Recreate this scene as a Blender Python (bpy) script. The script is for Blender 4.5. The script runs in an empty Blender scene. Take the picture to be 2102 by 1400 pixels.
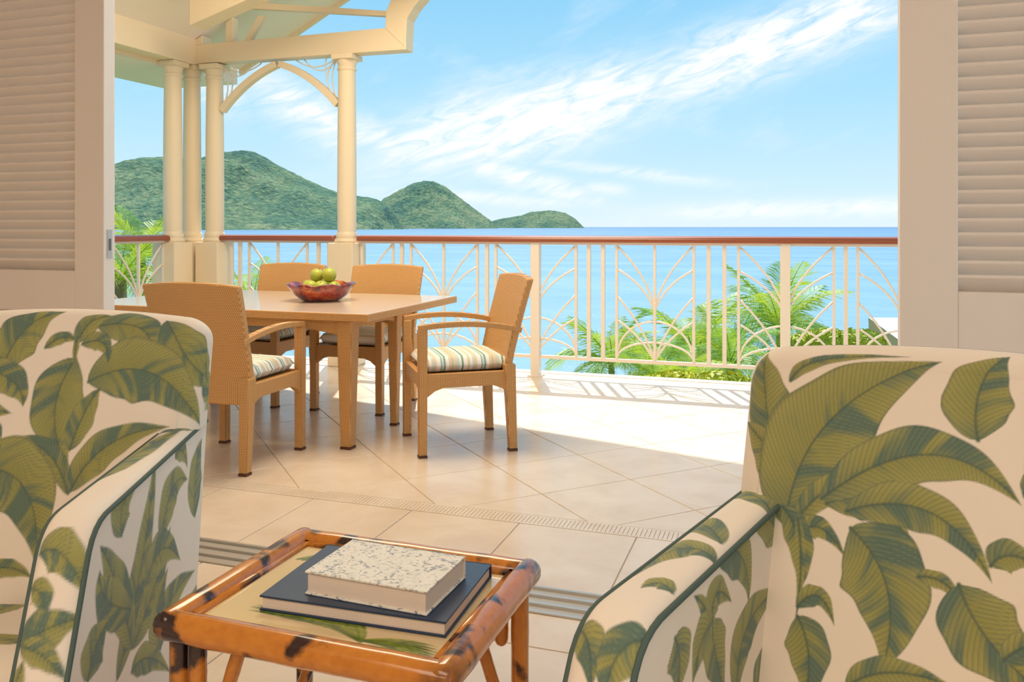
import bpy, math, random
import numpy as np
from mathutils import Vector, Matrix, noise
random.seed(7); rng = np.random.default_rng(7)
SC = bpy.context.scene
COL = SC.collection

# ------------------------------------------------------------------ camera
YAW = math.radians(18.5)
cam = bpy.data.cameras.new('camera'); cam_o = bpy.data.objects.new('camera', cam); COL.objects.link(cam_o)
cam.sensor_width = 36; cam.lens = 36*1700/2102; cam.shift_y = -234/2102
cam.clip_start = .05; cam.clip_end = 200000
cam_o.location = (0, 0, 1.18); cam_o.rotation_euler = (math.pi/2, 0, YAW)
SC.camera = cam_o
SC.view_settings.view_transform = 'Standard'; SC.view_settings.look = 'None'
SC.view_settings.gamma = 1; SC.view_settings.use_curve_mapping = False
SC.view_settings.exposure = 0.10

# ------------------------------------------------------------------ node helper
class NT:
    def __init__(s, tree): s.t = tree; s.n = tree.nodes; s.l = tree.links
    def add(s, typ, **kw):
        nd = s.n.new(typ)
        for k, v in kw.items(): setattr(nd, k, v)
        return nd
    def put(s, sock, v):
        if hasattr(v, 'is_output'): s.l.new(v, sock)
        else: sock.default_value = v
    def math(s, op, a, b=0.0, c=None, clamp=False):
        nd = s.add('ShaderNodeMath', operation=op, use_clamp=clamp)
        s.put(nd.inputs[0], a); s.put(nd.inputs[1], b)
        if c is not None: s.put(nd.inputs[2], c)
        return nd.outputs[0]
    def mix(s, f, a, b, blend='MIX'):
        nd = s.add('ShaderNodeMix', data_type='RGBA', blend_type=blend)
        s.put(nd.inputs[0], f); s.put(nd.inputs[6], a if hasattr(a, 'is_output') else (*a, 1)); s.put(nd.inputs[7], b if hasattr(b, 'is_output') else (*b, 1))
        return nd.outputs[2]
    def ramp(s, f, stops, interp='LINEAR'):
        nd = s.add('ShaderNodeValToRGB'); cr = nd.color_ramp; cr.interpolation = interp
        while len(cr.elements) < len(stops): cr.elements.new(.5)
        for e, (p, c) in zip(cr.elements, stops):
            e.position = p; e.color = (*c, 1) if len(c) == 3 else c
        s.put(nd.inputs[0], f); return nd.outputs[0]
    def noise(s, vec, scale, detail=4, rough=.55, dist=0.0):
        nd = s.add('ShaderNodeTexNoise'); 
        if vec is not None: s.l.new(vec, nd.inputs['Vector'])
        nd.inputs['Scale'].default_value = scale; nd.inputs['Detail'].default_value = detail
        nd.inputs['Roughness'].default_value = rough; nd.inputs['Distortion'].default_value = dist
        return nd.outputs['Fac']
    def mapping(s, vec, loc=(0,0,0), rot=(0,0,0), sc=(1,1,1)):
        nd = s.add('ShaderNodeMapping'); s.l.new(vec, nd.inputs[0])
        nd.inputs[1].default_value = loc; nd.inputs[2].default_value = rot; nd.inputs[3].default_value = sc
        return nd.outputs[0]
    def bump(s, h, strength=.3, dist=.01):
        nd = s.add('ShaderNodeBump'); nd.inputs['Strength'].default_value = strength; nd.inputs['Distance'].default_value = dist
        s.l.new(h, nd.inputs['Height']); return nd.outputs[0]

# ------------------------------------------------------------------ world: sky with cirrus
world = bpy.data.worlds.new('sky'); SC.world = world; world.use_nodes = True
w = NT(world.node_tree); w.n.clear()
tc = w.add('ShaderNodeTexCoord'); sep = w.add('ShaderNodeSeparateXYZ'); w.l.new(tc.outputs['Generated'], sep.inputs[0])
dx, dy, dz = sep.outputs
az = w.math('MULTIPLY', w.math('ARCTAN2', dx, dy), 57.2958)      # degrees, 0 = straight out to sea, + to the right
el = w.math('MULTIPLY', w.math('ARCSINE', dz), 57.2958)
base = w.ramp(w.math('DIVIDE', el, 90, clamp=True), [(0, (.74,.88,.95)), (.03, (.60,.83,.95)), (.09, (.42,.74,.94)), (.18, (.27,.62,.91)), (.4, (.17,.47,.83)), (1, (.10,.33,.72))])
def streak(a0, e0, a1, e1, wid, amp):
    """soft band of cloud between two sky directions"""
    L = math.hypot(a1-a0, e1-e0); ux, uy = (a1-a0)/L, (e1-e0)/L; ca, ce = (a0+a1)/2, (e0+e1)/2
    da, de = w.math('SUBTRACT', az, ca), w.math('SUBTRACT', el, ce)
    sl = w.math('ADD', w.math('MULTIPLY', da, ux), w.math('MULTIPLY', de, uy))
    ac = w.math('SUBTRACT', w.math('MULTIPLY', de, ux), w.math('MULTIPLY', da, uy))
    q = w.math('ADD', w.math('POWER', w.math('ABSOLUTE', w.math('DIVIDE', sl, L*.55)), 3.0), w.math('POWER', w.math('DIVIDE', ac, wid), 2.0))
    return w.math('MULTIPLY', w.math('POWER', 2.718, w.math('MULTIPLY', q, -1)), amp)
m = None
for a in [(-26.5,5.2,-8,9.8,2.2,1.35), (-10,9.3,8,14.6,1.9,1.2), (-26,5.2,-13,6.6,1.4,1.2), (-21.5,4.4,-13,2.0,.7,1.1), (-17,4.6,-5,3.0,.4,.6), (-13.5,2.9,-10.5,2.4,.5,.7),
          (-36,10,-29,5.5,1.6,.9), (-31,7.5,-24,4.2,1.2,.8), (-8,1.0,10,1.3,.6,.8), (-40,9.5,-36,8,1.5,.6), (-28,2.5,-14,1.6,.5,.6)]:
    v = streak(*a); m = v if m is None else w.math('MAXIMUM', m, v)
cv = w.add('ShaderNodeCombineXYZ'); w.l.new(az, cv.inputs[0]); w.l.new(el, cv.inputs[1])
rotd = w.mapping(cv.outputs[0], rot=(0,0,math.radians(-19)), sc=(1,1,1))
fib = w.noise(w.mapping(rotd, sc=(.32,1.25,1)), 1.0, 8, .62, .9)
lump = w.noise(w.mapping(rotd, sc=(.10,.22,1)), 1.0, 5, .55, .4)
far = w.math('MULTIPLY', w.math('SUBTRACT', lump, .52), 1.6, clamp=True)       # thin cirrus over the rest of the sky
tot = w.math('ADD', m, far)
cl = w.math('MULTIPLY', tot, w.math('MULTIPLY_ADD', fib, 3.1, -.72))
cl = w.math('MULTIPLY', cl, .95, clamp=True)
skyc = w.mix(cl, base, (.97, .985, 1.0))
bg = w.add('ShaderNodeBackground'); w.l.new(skyc, bg.inputs[0]); bg.inputs[1].default_value = 1.0
wo = w.add('ShaderNodeOutputWorld'); w.l.new(bg.outputs[0], wo.inputs[0])

# ------------------------------------------------------------------ sun, room lamp and an added porch fill
SUN = Vector((-.25, .60, 1.0)).normalized()
sl = bpy.data.lights.new('sun', 'SUN'); sl.energy = 5.6; sl.angle = .009; sl.color = (1, .96, .89)
so = bpy.data.objects.new('sun', sl); COL.objects.link(so); so.rotation_euler = SUN.to_track_quat('Z', 'Y').to_euler(); so.location = (-6, 14, 24)
def area(name, loc, size, power, col, rot=(0,0,0)):
    l = bpy.data.lights.new(name, 'AREA'); l.shape = 'RECTANGLE'; l.size, l.size_y = size; l.energy = power; l.color = col
    o = bpy.data.objects.new(name, l); COL.objects.link(o); o.location = loc; o.rotation_euler = rot; return o
area('room_ceiling_lamp', (-.3, -1.3, 2.74), (3.2, 1.8), 74, (1, .83, .65))
area('porch_fill_light', (-2.2, 4.1, 3.75), (2.0, 1.6), 112, (1, .84, .62))  # added fill that brightens the shaded terrace, no fixture hangs here

# ------------------------------------------------------------------ mesh helpers
class MB:
    def __init__(s): s.v = []; s.f = []
    def raw(s, v, f):
        n = len(s.v); s.v += [tuple(p) for p in v]; s.f += [tuple(i+n for i in q) for q in f]; return s
    def box(s, lo, hi):
        x0,y0,z0 = lo; x1,y1,z1 = hi
        return s.raw([(x0,y0,z0),(x1,y0,z0),(x1,y1,z0),(x0,y1,z0),(x0,y0,z1),(x1,y0,z1),(x1,y1,z1),(x0,y1,z1)],
                     [(3,2,1,0),(4,5,6,7),(0,1,5,4),(1,2,6,5),(2,3,7,6),(3,0,4,7)])
    def hexa(s, a, b):  # two quads (lists of 4 points), bottom and top
        return s.raw(list(a)+list(b), [(3,2,1,0),(4,5,6,7),(0,1,5,4),(1,2,6,5),(2,3,7,6),(3,0,4,7)])
    def tube(s, pts, r, n=8, cap=True, flat=None):
        pts = [Vector(p) for p in pts]; N = len(pts); rs = r if hasattr(r, '__len__') else [r]*N
        up = None; v = []
        for i, p in enumerate(pts):
            t = (pts[min(i+1,N-1)]-pts[max(i-1,0)]).normalized()
            if up is None:
                up = Vector((0,0,1)) if abs(t.z) < .9 else Vector((1,0,0))
            a = (up - t*up.dot(t)).normalized(); b = t.cross(a); up = a
            for k in range(n):
                th = 2*math.pi*(k+.5)/n
                ra, rb = (rs[i], rs[i]) if flat is None else (rs[i]*flat[0], rs[i]*flat[1])
                v.append(p + a*math.cos(th)*ra + b*math.sin(th)*rb)
        f = [(i*n+k, i*n+(k+1)%n, (i+1)*n+(k+1)%n, (i+1)*n+k) for i in range(N-1) for k in range(n)]
        if cap: f += [tuple(range(n-1,-1,-1)), tuple(range((N-1)*n, N*n))]
        return s.raw(v, f)
    def lathe(s, prof, n=24, c=(0,0,0), lobes=None):
        v = []; cx, cy, cz = c
        for (r, z) in prof:
            for k in range(n):
                a = 2*math.pi*k/n; v.append((cx+r*math.cos(a), cy+r*math.sin(a), cz+z))
        m_ = len(prof)
        f = [(i*n+k, i*n+(k+1)%n, (i+1)*n+(k+1)%n, (i+1)*n+k) for i in range(m_-1) for k in range(n)]
        if prof[0][0] > 1e-6: f.append(tuple(range(n-1,-1,-1)))
        if prof[-1][0] > 1e-6: f.append(tuple(range((m_-1)*n, m_*n)))
        return s.raw(v, f)
    def prism(s, poly, axis, a0, a1):
        """polygon in the two other axes, extruded along axis (0,1,2)"""
        def mk(p, a):
            q = list(p); q.insert(axis, a); return tuple(q)
        n = len(poly); v = [mk(p, a0) for p in poly]+[mk(p, a1) for p in poly]
        f = [tuple(range(n-1,-1,-1)), tuple(range(n, 2*n))]+[(i,(i+1)%n,n+(i+1)%n,n+i) for i in range(n)]
        return s.raw(v, f)
    def build(s, name, mat, parent=None, smooth=False, bevel=0, seg=2, sub=0):
        me = bpy.data.meshes.new(name); me.from_pydata([tuple(p) for p in s.v], [], s.f); me.validate()
        import bmesh
        bm = bmesh.new(); bm.from_mesh(me); bmesh.ops.recalc_face_normals(bm, faces=bm.faces[:]); bm.to_mesh(me); bm.free()
        if mat is not None: me.materials.append(mat)
        if smooth:
            me.polygons.foreach_set('use_smooth', [True]*len(me.polygons))
            if smooth != 'all': me.set_sharp_from_angle(angle=math.radians(40))
        o = bpy.data.objects.new(name, me); COL.objects.link(o)
        if parent: o.parent = parent
        if bevel:
            b = o.modifiers.new('bevel', 'BEVEL'); b.width = bevel; b.segments = seg; b.limit_method = 'ANGLE'; b.angle_limit = math.radians(35)
        if sub:
            b = o.modifiers.new('sub', 'SUBSURF'); b.levels = sub; b.render_levels = sub
        return o
def tag(o, label=None, cat=None, group=None, kind=None):
    if label: o['label'] = label
    if cat: o['category'] = cat
    if group: o['group'] = group
    if kind: o['kind'] = kind
    return o
def empty(name, loc=(0,0,0), rz=0):
    o = bpy.data.objects.new(name, None); COL.objects.link(o); o.location = loc; o.rotation_euler = (0,0,rz); o.empty_display_size = .1; return o
def copy_tree(o, parent=None):
    c = o.copy(); COL.objects.link(c)
    if parent: c.parent = parent
    for ch in list(o.children): copy_tree(ch, c)
    return c
def bez(p0, p1, p2, n=12):
    p0, p1, p2 = Vector(p0), Vector(p1), Vector(p2)
    return [p0*(1-t)**2 + p1*2*t*(1-t) + p2*t*t for t in [i/n for i in range(n+1)]]

# ------------------------------------------------------------------ materials
MATS = {}
def mat(name, col, rough=.5, spec=.5, fn=None, **kw):
    m_ = bpy.data.materials.new(name); m_.use_nodes = True; t = NT(m_.node_tree)
    b = t.n['Principled BSDF']; b.inputs['Base Color'].default_value = (*col, 1); b.inputs['Roughness'].default_value = rough
    b.inputs['Specular IOR Level'].default_value = spec
    for k, v in kw.items(): b.inputs[k].default_value = v
    if fn: fn(t, b)
    MATS[name] = m_; return m_
def objc(t): return t.add('ShaderNodeTexCoord').outputs['Object']
def wpos(t): return t.add('ShaderNodeNewGeometry').outputs['Position']
def f_paint(c):
    def fn(t, b):
        n = t.noise(wpos(t), 6, 3); t.l.new(t.mix(t.math('MULTIPLY', n, .18), c, tuple(x*.86 for x in c)), b.inputs['Base Color'])
        t.l.new(t.bump(t.noise(wpos(t), 140, 2), .06, .002), b.inputs['Normal'])
    return fn
CREAM = (.82, .67, .47)
mat('cream_paint', CREAM, .45, .4, f_paint(CREAM))
mat('white_paint', (.86,.77,.69), .42, .4, f_paint((.86,.77,.69)))
mat('soffit_paint', (.88,.79,.68), .5, .3, f_paint((.88,.79,.68)))
mat('wall_paint', (.80,.68,.55), .6, .3, f_paint((.80,.68,.55)))
mat('rail_metal', (.82,.72,.60), .4, .4, f_paint((.82,.72,.60)))
def f_tile(t, b):
    oi = t.add('ShaderNodeObjectInfo').outputs['Random']
    p = wpos(t); n1 = t.noise(p, 3.2, 6, .62, .5); n2 = t.noise(p, 28, 4, .6)
    c = t.ramp(n1, [(.3, (.66,.51,.37)), (.5, (.74,.60,.46)), (.72, (.80,.68,.55))])
    c = t.mix(t.math('MULTIPLY', n2, .2), c, (.58,.46,.35))
    c = t.mix(t.math('MULTIPLY', oi, .16), c, (.80,.71,.61))
    t.l.new(c, b.inputs['Base Color'])
    t.l.new(t.math('MULTIPLY_ADD', n2, .14, .16), b.inputs['Roughness'])
    t.l.new(t.bump(n2, .05, .003), b.inputs['Normal'])
mat('tile', (.66,.52,.40), .25, .6, f_tile)
mat('grout', (.50,.40,.31), .8, .2)
def f_wood(c0, c1, sc=(2,30,30)):
    def fn(t, b):
        p = t.mapping(objc(t), sc=sc); n = t.noise(p, 3, 5, .6, 1.2)
        t.l.new(t.mix(n, c0, c1), b.inputs['Base Color'])
    return fn
mat('handrail_wood', (.30,.09,.04), .3, .5, f_wood((.36,.10,.045), (.22,.06,.03)))
mat('dark_wood', (.035,.012,.008), .25, .5, f_wood((.05,.018,.012), (.02,.008,.006)))
def f_wicker(t, b):
    p = objc(t)
    wv = t.add('ShaderNodeTexWave', wave_type='BANDS', bands_direction='Z'); t.l.new(p, wv.inputs[0]); wv.inputs['Scale'].default_value = 42; wv.inputs['Distortion'].default_value = .3
    wx_ = t.add('ShaderNodeTexWave', wave_type='BANDS', bands_direction='X'); t.l.new(t.mapping(p, rot=(0,0,.785)), wx_.inputs[0]); wx_.inputs['Scale'].default_value = 50; wx_.inputs['Distortion'].default_value = .3
    h = t.math('ADD', t.math('MULTIPLY', wv.outputs['Fac'], .55), t.math('MULTIPLY', wx_.outputs['Fac'], .45))
    n = t.noise(p, 9, 4)
    c = t.ramp(h, [(.12, (.33,.135,.032)), (.5, (.62,.32,.105)), (.85, (.80,.48,.20))])
    c = t.mix(t.math('MULTIPLY', n, .3), c, (.62,.33,.11))
    t.l.new(c, b.inputs['Base Color']); t.l.new(t.bump(h, .6, .003), b.inputs['Normal'])
mat('wicker', (.5,.24,.08), .42, .4, f_wicker)
def f_wtop(t, b):
    p = objc(t); n = t.noise(t.mapping(p, sc=(90,90,1)), 1, 3); t.l.new(t.mix(n, (.80,.67,.52), (.72,.57,.42)), b.inputs['Base Color']); t.l.new(t.bump(n, .15, .002), b.inputs['Normal'])
mat('wicker_top', (.72,.52,.33), .28, .7, f_wtop, **{'Coat Weight': .7, 'Coat Roughness': .12})
mat('foot_cap', (.10,.035,.015), .5)
def f_stripe(t, b):
    sp = t.add('ShaderNodeSeparateXYZ'); t.l.new(objc(t), sp.inputs[0])
    y = t.math('FRACT', t.math('MULTIPLY_ADD', sp.outputs[1], 4.6, 5.03))
    W_, G, T, B_, A = (.88,.86,.82), (.20,.36,.28), (.72,.63,.48), (.55,.70,.72), (.45,.52,.42)
    c = t.ramp(y, [(0,W_),(.10,G),(.145,W_),(.20,B_),(.26,T),(.36,A),(.385,T),(.46,W_),(.54,G),(.58,B_),(.64,G),(.66,W_),(.76,T),(.84,B_),(.88,W_),(.94,T)], 'CONSTANT')
    t.l.new(c, b.inputs['Base Color']); t.l.new(t.bump(t.noise(objc(t), 260, 2), .12, .002), b.inputs['Normal'])
mat('stripe_fabric', (.7,.7,.65), .85, .2, f_stripe)
def f_fabric(t, b):
    at = t.add('ShaderNodeAttribute', attribute_name='print'); p = objc(t)
    n = t.noise(t.mapping(p, sc=(40,40,320)), 4, 2)
    c = t.mix(t.math('MULTIPLY', n, .10), at.outputs['Color'], (.55,.45,.36))
    t.l.new(c, b.inputs['Base Color']); t.l.new(t.bump(n, .10, .001), b.inputs['Normal'])
mat('leaf_fabric', (.8,.7,.6), .8, .25, f_fabric, **{'Sheen Weight': .15})
mat('piping', (.085,.125,.11), .75, .2)
def f_print(t, b):
    at = t.add('ShaderNodeAttribute', attribute_name='print'); t.l.new(at.outputs['Color'], b.inputs['Base Color'])
mat('glazed_print', (.8,.7,.5), .12, .6, f_print, **{'Coat Weight': .6, 'Coat Roughness': .05})
def f_bamboo(t, b):
    p = objc(t); n = t.noise(p, 26, 4, .65, .6); g = t.noise(t.mapping(p, sc=(60,60,60)), 1, 3)
    c = t.mix(g, (.68,.26,.025), (.44,.13,.012))
    spx = t.add('ShaderNodeSeparateXYZ'); t.l.new(p, spx.inputs[0])
    cx = t.math('SUBTRACT', t.math('ABSOLUTE', spx.outputs[0]), .252); cy = t.math('SUBTRACT', t.math('ABSOLUTE', spx.outputs[1]), .198)
    cor = t.math('MULTIPLY', t.math('ADD', t.math('ADD', cx, cy), .022), 22, clamp=True)           # charred joints at the corners
    sp = t.math('ADD', t.noise(t.mapping(p, loc=(.4,.1,.7)), 13, 2, .5, .3), t.math('MULTIPLY', t.math('SUBTRACT', n, .5), .22))
    burn = t.ramp(sp, [(.535, (0,0,0)), (.575, (.5,.5,.5)), (.62, (1,1,1))])
    bm2 = t.math('MAXIMUM', burn, t.math('MULTIPLY', cor, t.math('MULTIPLY_ADD', n, 1.6, -.1)), clamp=True)
    t.l.new(t.mix(bm2, c, (.025,.006,.005)), b.inputs['Base Color'])
mat('bamboo', (.55,.22,.04), .22, .5, f_bamboo, **{'Coat Weight': .5, 'Coat Roughness': .08})
mat('navy_cover', (.016,.04,.095), .3, .5)
mat('page_block', (.78,.68,.58), .8, .2, lambda t, b: t.l.new(t.mix(t.noise(t.mapping(objc(t), sc=(2,2,400)), 3, 2), (.82,.72,.62), (.66,.56,.48)), b.inputs['Base Color']))
def f_speck(t, b):
    p = objc(t); n = t.noise(p, 55, 3, .7, 1.5); s2 = t.noise(t.mapping(p, sc=(1,1.6,1)), 130, 2, .6)
    t.l.new(t.ramp(t.math('MULTIPLY', n, t.math('ADD', s2, .5)), [(.34, (.80,.77,.70)), (.54, (.74,.72,.65)), (.66, (.25,.28,.33))]), b.inputs['Base Color'])
mat('speckled_cover', (.8,.77,.7), .5, .3, f_speck)
def f_bowl(t, b):
    p = objc(t); n = t.noise(p, 14, 4, .6, .8)
    t.l.new(t.ramp(n, [(.36, (.07,.004,.004)), (.50, (.30,.014,.006)), (.62, (.50,.09,.012)), (.75, (.62,.26,.05))]), b.inputs['Base Color'])
mat('lacquer_bowl', (.3,.03,.01), .14, .6, f_bowl, **{'Coat Weight': .8, 'Coat Roughness': .05})
mat('green_fruit', (.38,.46,.05), .35, .5, lambda t, b: t.l.new(t.mix(t.noise(objc(t), 18, 3), (.34,.46,.05), (.56,.52,.07)), b.inputs['Base Color']), **{'Subsurface Weight': .05})
mat('fruit_stem', (.08,.04,.02), .7)
mat('aluminium', (.55,.52,.47), .35, .5, **{'Metallic': .5})
mat('lock_metal', (.20,.16,.13), .35, .5, **{'Metallic': .8})
def f_frond(t, b):
    oi = t.add('ShaderNodeObjectInfo').outputs['Random']; n = t.noise(wpos(t), 3, 3)
    c = t.mix(oi, (.24,.48,.03), (.72,.72,.05)); c = t.mix(t.math('MULTIPLY', n, .5), c, (.10,.28,.06))
    t.l.new(c, b.inputs['Base Color'])
    tr = t.add('ShaderNodeBsdfTranslucent'); t.l.new(t.mix(.5, c, (.62,.72,.05)), tr.inputs[0])
    ms = t.add('ShaderNodeMixShader'); ms.inputs[0].default_value = .42
    t.l.new(b.outputs[0], ms.inputs[1]); t.l.new(tr.outputs[0], ms.inputs[2]); t.l.new(ms.outputs[0], t.n['Material Output'].inputs[0])
mat('palm_leaf', (.2,.4,.04), .45, .4, f_frond)
mat('palm_trunk', (.30,.24,.17), .85, .2)
mat('shrub_leaf', (.45,.50,.04), .5, .3, lambda t, b: t.l.new(t.mix(t.noise(wpos(t), 2.5, 3), (.22,.38,.03), (.75,.65,.04)), b.inputs['Base Color']))
def f_hill(t, b):
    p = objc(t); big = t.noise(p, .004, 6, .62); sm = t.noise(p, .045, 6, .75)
    c = t.ramp(t.math('ADD', t.math('MULTIPLY', big, .5), t.math('MULTIPLY', sm, .5)), [(.38, (.05,.12,.10)), (.46, (.10,.19,.12)), (.52, (.19,.27,.135)), (.60, (.33,.36,.19))])  # canopy highlights, shade and some haze are mixed into this ramp
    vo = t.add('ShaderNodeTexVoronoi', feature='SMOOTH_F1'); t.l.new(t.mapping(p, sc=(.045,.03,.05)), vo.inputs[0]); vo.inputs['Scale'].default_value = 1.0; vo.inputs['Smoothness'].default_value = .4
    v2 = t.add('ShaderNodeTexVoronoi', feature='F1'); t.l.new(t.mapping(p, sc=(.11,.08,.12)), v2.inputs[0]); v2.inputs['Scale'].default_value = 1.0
    cr = t.math('ADD', t.math('MULTIPLY', vo.outputs['Distance'], .65), t.math('MULTIPLY', v2.outputs['Distance'], .35))       # tree crowns; shade in the gaps between them goes into the colour
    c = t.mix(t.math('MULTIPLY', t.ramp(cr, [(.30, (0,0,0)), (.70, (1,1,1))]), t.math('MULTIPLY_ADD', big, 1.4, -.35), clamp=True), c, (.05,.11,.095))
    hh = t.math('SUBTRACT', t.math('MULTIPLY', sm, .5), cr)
    t.l.new(c, b.inputs['Base Color']); t.l.new(t.bump(hh, .8, 13), b.inputs['Normal'])
mat('forest', (.1,.15,.07), .95, .05, f_hill)
def f_sea(t, b):
    p = wpos(t); sp = t.add('ShaderNodeSeparateXYZ'); t.l.new(p, sp.inputs[0])
    d = t.math('LOGARITHM', t.math('MAXIMUM', sp.outputs[1], 20), 10)
    c = t.ramp(t.math('DIVIDE', t.math('SUBTRACT', d, 1.6), 2.4, clamp=True), [(0, (.22,.39,.47)), (.3, (.15,.32,.46)), (.6, (.08,.22,.42)), (1, (.03,.12,.31))])
    n = t.noise(t.mapping(p, sc=(.02,.05,1)), 1, 6, .7)
    n2 = t.noise(t.mapping(p, sc=(.25,.6,1)), 1, 4, .6)
    c = t.mix(t.ramp(n, [(.42, (0,0,0)), (.62, (.6,.6,.6))]), c, (.27,.42,.50))
    t.l.new(c, b.inputs['Base Color'])
    t.l.new(t.bump(t.math('ADD', n, t.math('MULTIPLY', n2, .4)), .7, 1.2), b.inputs['Normal'])
mat('sea_water', (.07,.25,.45), .35, .22, f_sea)
mat('earth', (.16,.20,.07), .9, .1)
mat('roof_sheet', (.86,.84,.80), .5, .3)
mat('roof_fascia', (.74,.58,.45), .6, .3)
M = MATS

# ================================================================== THE SETTING
# sea, islands
mb = MB(); n_ = 96; rings = [30, 200, 1200, 8000, 150000]
for r_ in rings:
    for k in range(n_): a = 2*math.pi*k/n_; mb.v.append((r_*math.cos(a), r_*math.sin(a)+28, -9))
for i in range(len(rings)-1):
    for k in range(n_): mb.f.append((i*n_+k, i*n_+(k+1)%n_, (i+1)*n_+(k+1)%n_, (i+1)*n_+k))
mb.f.append(tuple(range(n_)))
tag(mb.build('sea', M['sea_water']), 'blue sea reaching to the horizon', 'sea', kind='stuff')

def hill(name, D, prof, width, label, seed):
    """island ridge D metres out; profile = (lateral metres, height above the sea)"""
    xs = np.array([p[0] for p in prof]); hs = np.array([p[1] for p in prof])
    nx, nd = 260, 70; v = []; f = []
    X = np.linspace(xs[0], xs[-1], nx); cx = (xs[0]+xs[-1])/2
    for i, x in enumerate(X):
        hh = float(np.interp(x, xs, hs))
        for j in range(nd):
            d = -1+2*j/(nd-1)
            wl = width*(.35+.65*min(1, hh/200))
            env = max(0., 1-abs(d)**1.25)
            nz = noise.fractal(Vector((x/260+seed, d*wl/260, seed)), 1.0, 2.0, 5)
            rid = noise.fractal(Vector((x/90+seed, d*wl/340, 3)), .9, 2.1, 4)
            z = hh*env*(1+.22*nz*min(1, abs(d)*2.5)) + hh*.10*rid*env*min(1, abs(d)*3) + 5*noise.noise(Vector((x/22, d*wl/22, seed)))*min(1, env*6) - 3
            v.append((x-cx, d*wl, z))
    for i in range(nx-1):
        for j in range(nd-1):
            a = i*nd+j; f.append((a, a+nd, a+nd+1, a+1))
    m_ = MB(); m_.v = v; m_.f = f
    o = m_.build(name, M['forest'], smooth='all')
    r = Vector((math.cos(YAW), math.sin(YAW))); fw = Vector((-math.sin(YAW), math.cos(YAW)))
    p = r*cx + fw*D; o.location = (p.x, p.y, -9); o.rotation_euler = (0,0,YAW)
    return tag(o, label, 'hill', 'forested hills across the bay')
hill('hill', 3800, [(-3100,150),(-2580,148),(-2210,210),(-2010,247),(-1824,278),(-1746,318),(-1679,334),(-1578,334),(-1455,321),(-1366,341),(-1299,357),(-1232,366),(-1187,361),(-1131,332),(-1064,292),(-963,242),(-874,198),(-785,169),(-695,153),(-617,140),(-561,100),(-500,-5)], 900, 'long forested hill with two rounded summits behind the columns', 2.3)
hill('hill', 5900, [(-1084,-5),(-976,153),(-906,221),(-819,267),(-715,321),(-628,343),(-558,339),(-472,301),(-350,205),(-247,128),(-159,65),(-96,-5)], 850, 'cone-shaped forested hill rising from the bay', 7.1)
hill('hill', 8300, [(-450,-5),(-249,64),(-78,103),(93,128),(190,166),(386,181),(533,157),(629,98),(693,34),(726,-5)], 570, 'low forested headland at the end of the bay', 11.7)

# ground under the terrace (coast slope below)
mb = MB(); mb.v = [(-40,6.6,-4.2),(40,6.6,-4.2),(40,22,-6.0),(-40,22,-6.0),(40,34,-9.6),(-40,34,-9.6),(-40,-8,-4.2),(40,-8,-4.2)]
mb.f = [(0,1,2,3),(3,2,4,5),(6,7,1,0)]
tag(mb.build('coast_ground', M['earth']), kind='structure')

# terrace and room floor: grout bed with real tiles
TY0, TY1 = 2.60, 6.42
mb = MB(); mb.box((-5.35,2.60,-.16),(3.4,6.42,-.004)); floor_t = tag(mb.build('floor_terrace', M['grout']), kind='structure')
mb = MB(); mb.box((-3.4,-3.4,-.16),(3.4,2.42,-.004)); floor_r = tag(mb.build('floor_room', M['grout']), kind='structure')
mb = MB(); mb.box((-5.40,6.42,-.20),(3.4,6.52,.004)); mb.build('trim_1', M['white_paint'])['kind'] = 'structure'
def clip(poly, a, b, c):      # keep a*x+b*y<=c
    out = []
    for i, p in enumerate(poly):
        q = poly[(i+1) % len(poly)]; dp = a*p[0]+b*p[1]-c; dq = a*q[0]+b*q[1]-c
        if dp <= 0: out.append(p)
        if dp*dq < 0:
            t = dp/(dp-dq); out.append((p[0]+(q[0]-p[0])*t, p[1]+(q[1]-p[1])*t))
    return out
def tile_obj(poly, parent, thick=.012):
    cx = sum(p[0] for p in poly)/len(poly); cy = sum(p[1] for p in poly)/len(poly)
    n = len(poly); e = .0016
    pin = []
    for p in poly:
        d = math.hypot(p[0]-cx, p[1]-cy); k = max(0, 1-e*1.4/d); pin.append(((p[0]-cx)*k, (p[1]-cy)*k))
    v = [(p[0]-cx, p[1]-cy, -thick) for p in poly]+[(p[0]-cx, p[1]-cy, -e) for p in poly]+[(p[0], p[1], 0) for p in pin]
    f = [tuple(range(2*n, 3*n))]+[(i,(i+1)%n,n+(i+1)%n,n+i) for i in range(n)]+[(n+i,n+(i+1)%n,2*n+(i+1)%n,2*n+i) for i in range(n)]
    me = bpy.data.meshes.new('tile'); me.from_pydata(v, [], f); me.materials.append(M['tile'])
    o = bpy.data.objects.new('tile', me); COL.objects.link(o); o.location = (cx, cy, 0); o.parent = parent; return o
R2 = math.sqrt(.5); S_ = .471; G_ = .0022
for i in range(-12, 18):
    for j in range(-24, 6):
        u0 = .81+S_*i+G_; u1 = .81+S_*(i+1)-G_; v0 = -3.69+S_*(j+8)+G_; v1 = -3.69+S_*(j+9)-G_
        poly = [((a+b)*R2, (a-b)*R2) for a, b in ((u0,v0),(u0,v1),(u1,v1),(u1,v0))]
        for c in ((-1,0,5.35),(1,0,3.4),(0,-1,-3.245),(0,1,6.42)): 
            poly = clip(poly, *c)
            if not poly: break
        if len(poly) >= 3:
            A = abs(sum(poly[k][0]*poly[(k+1)%len(poly)][1]-poly[(k+1)%len(poly)][0]*poly[k][1] for k in range(len(poly))))/2
            if A > .002: tile_obj(poly, floor_t)
x = -1.49-8*.47
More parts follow.
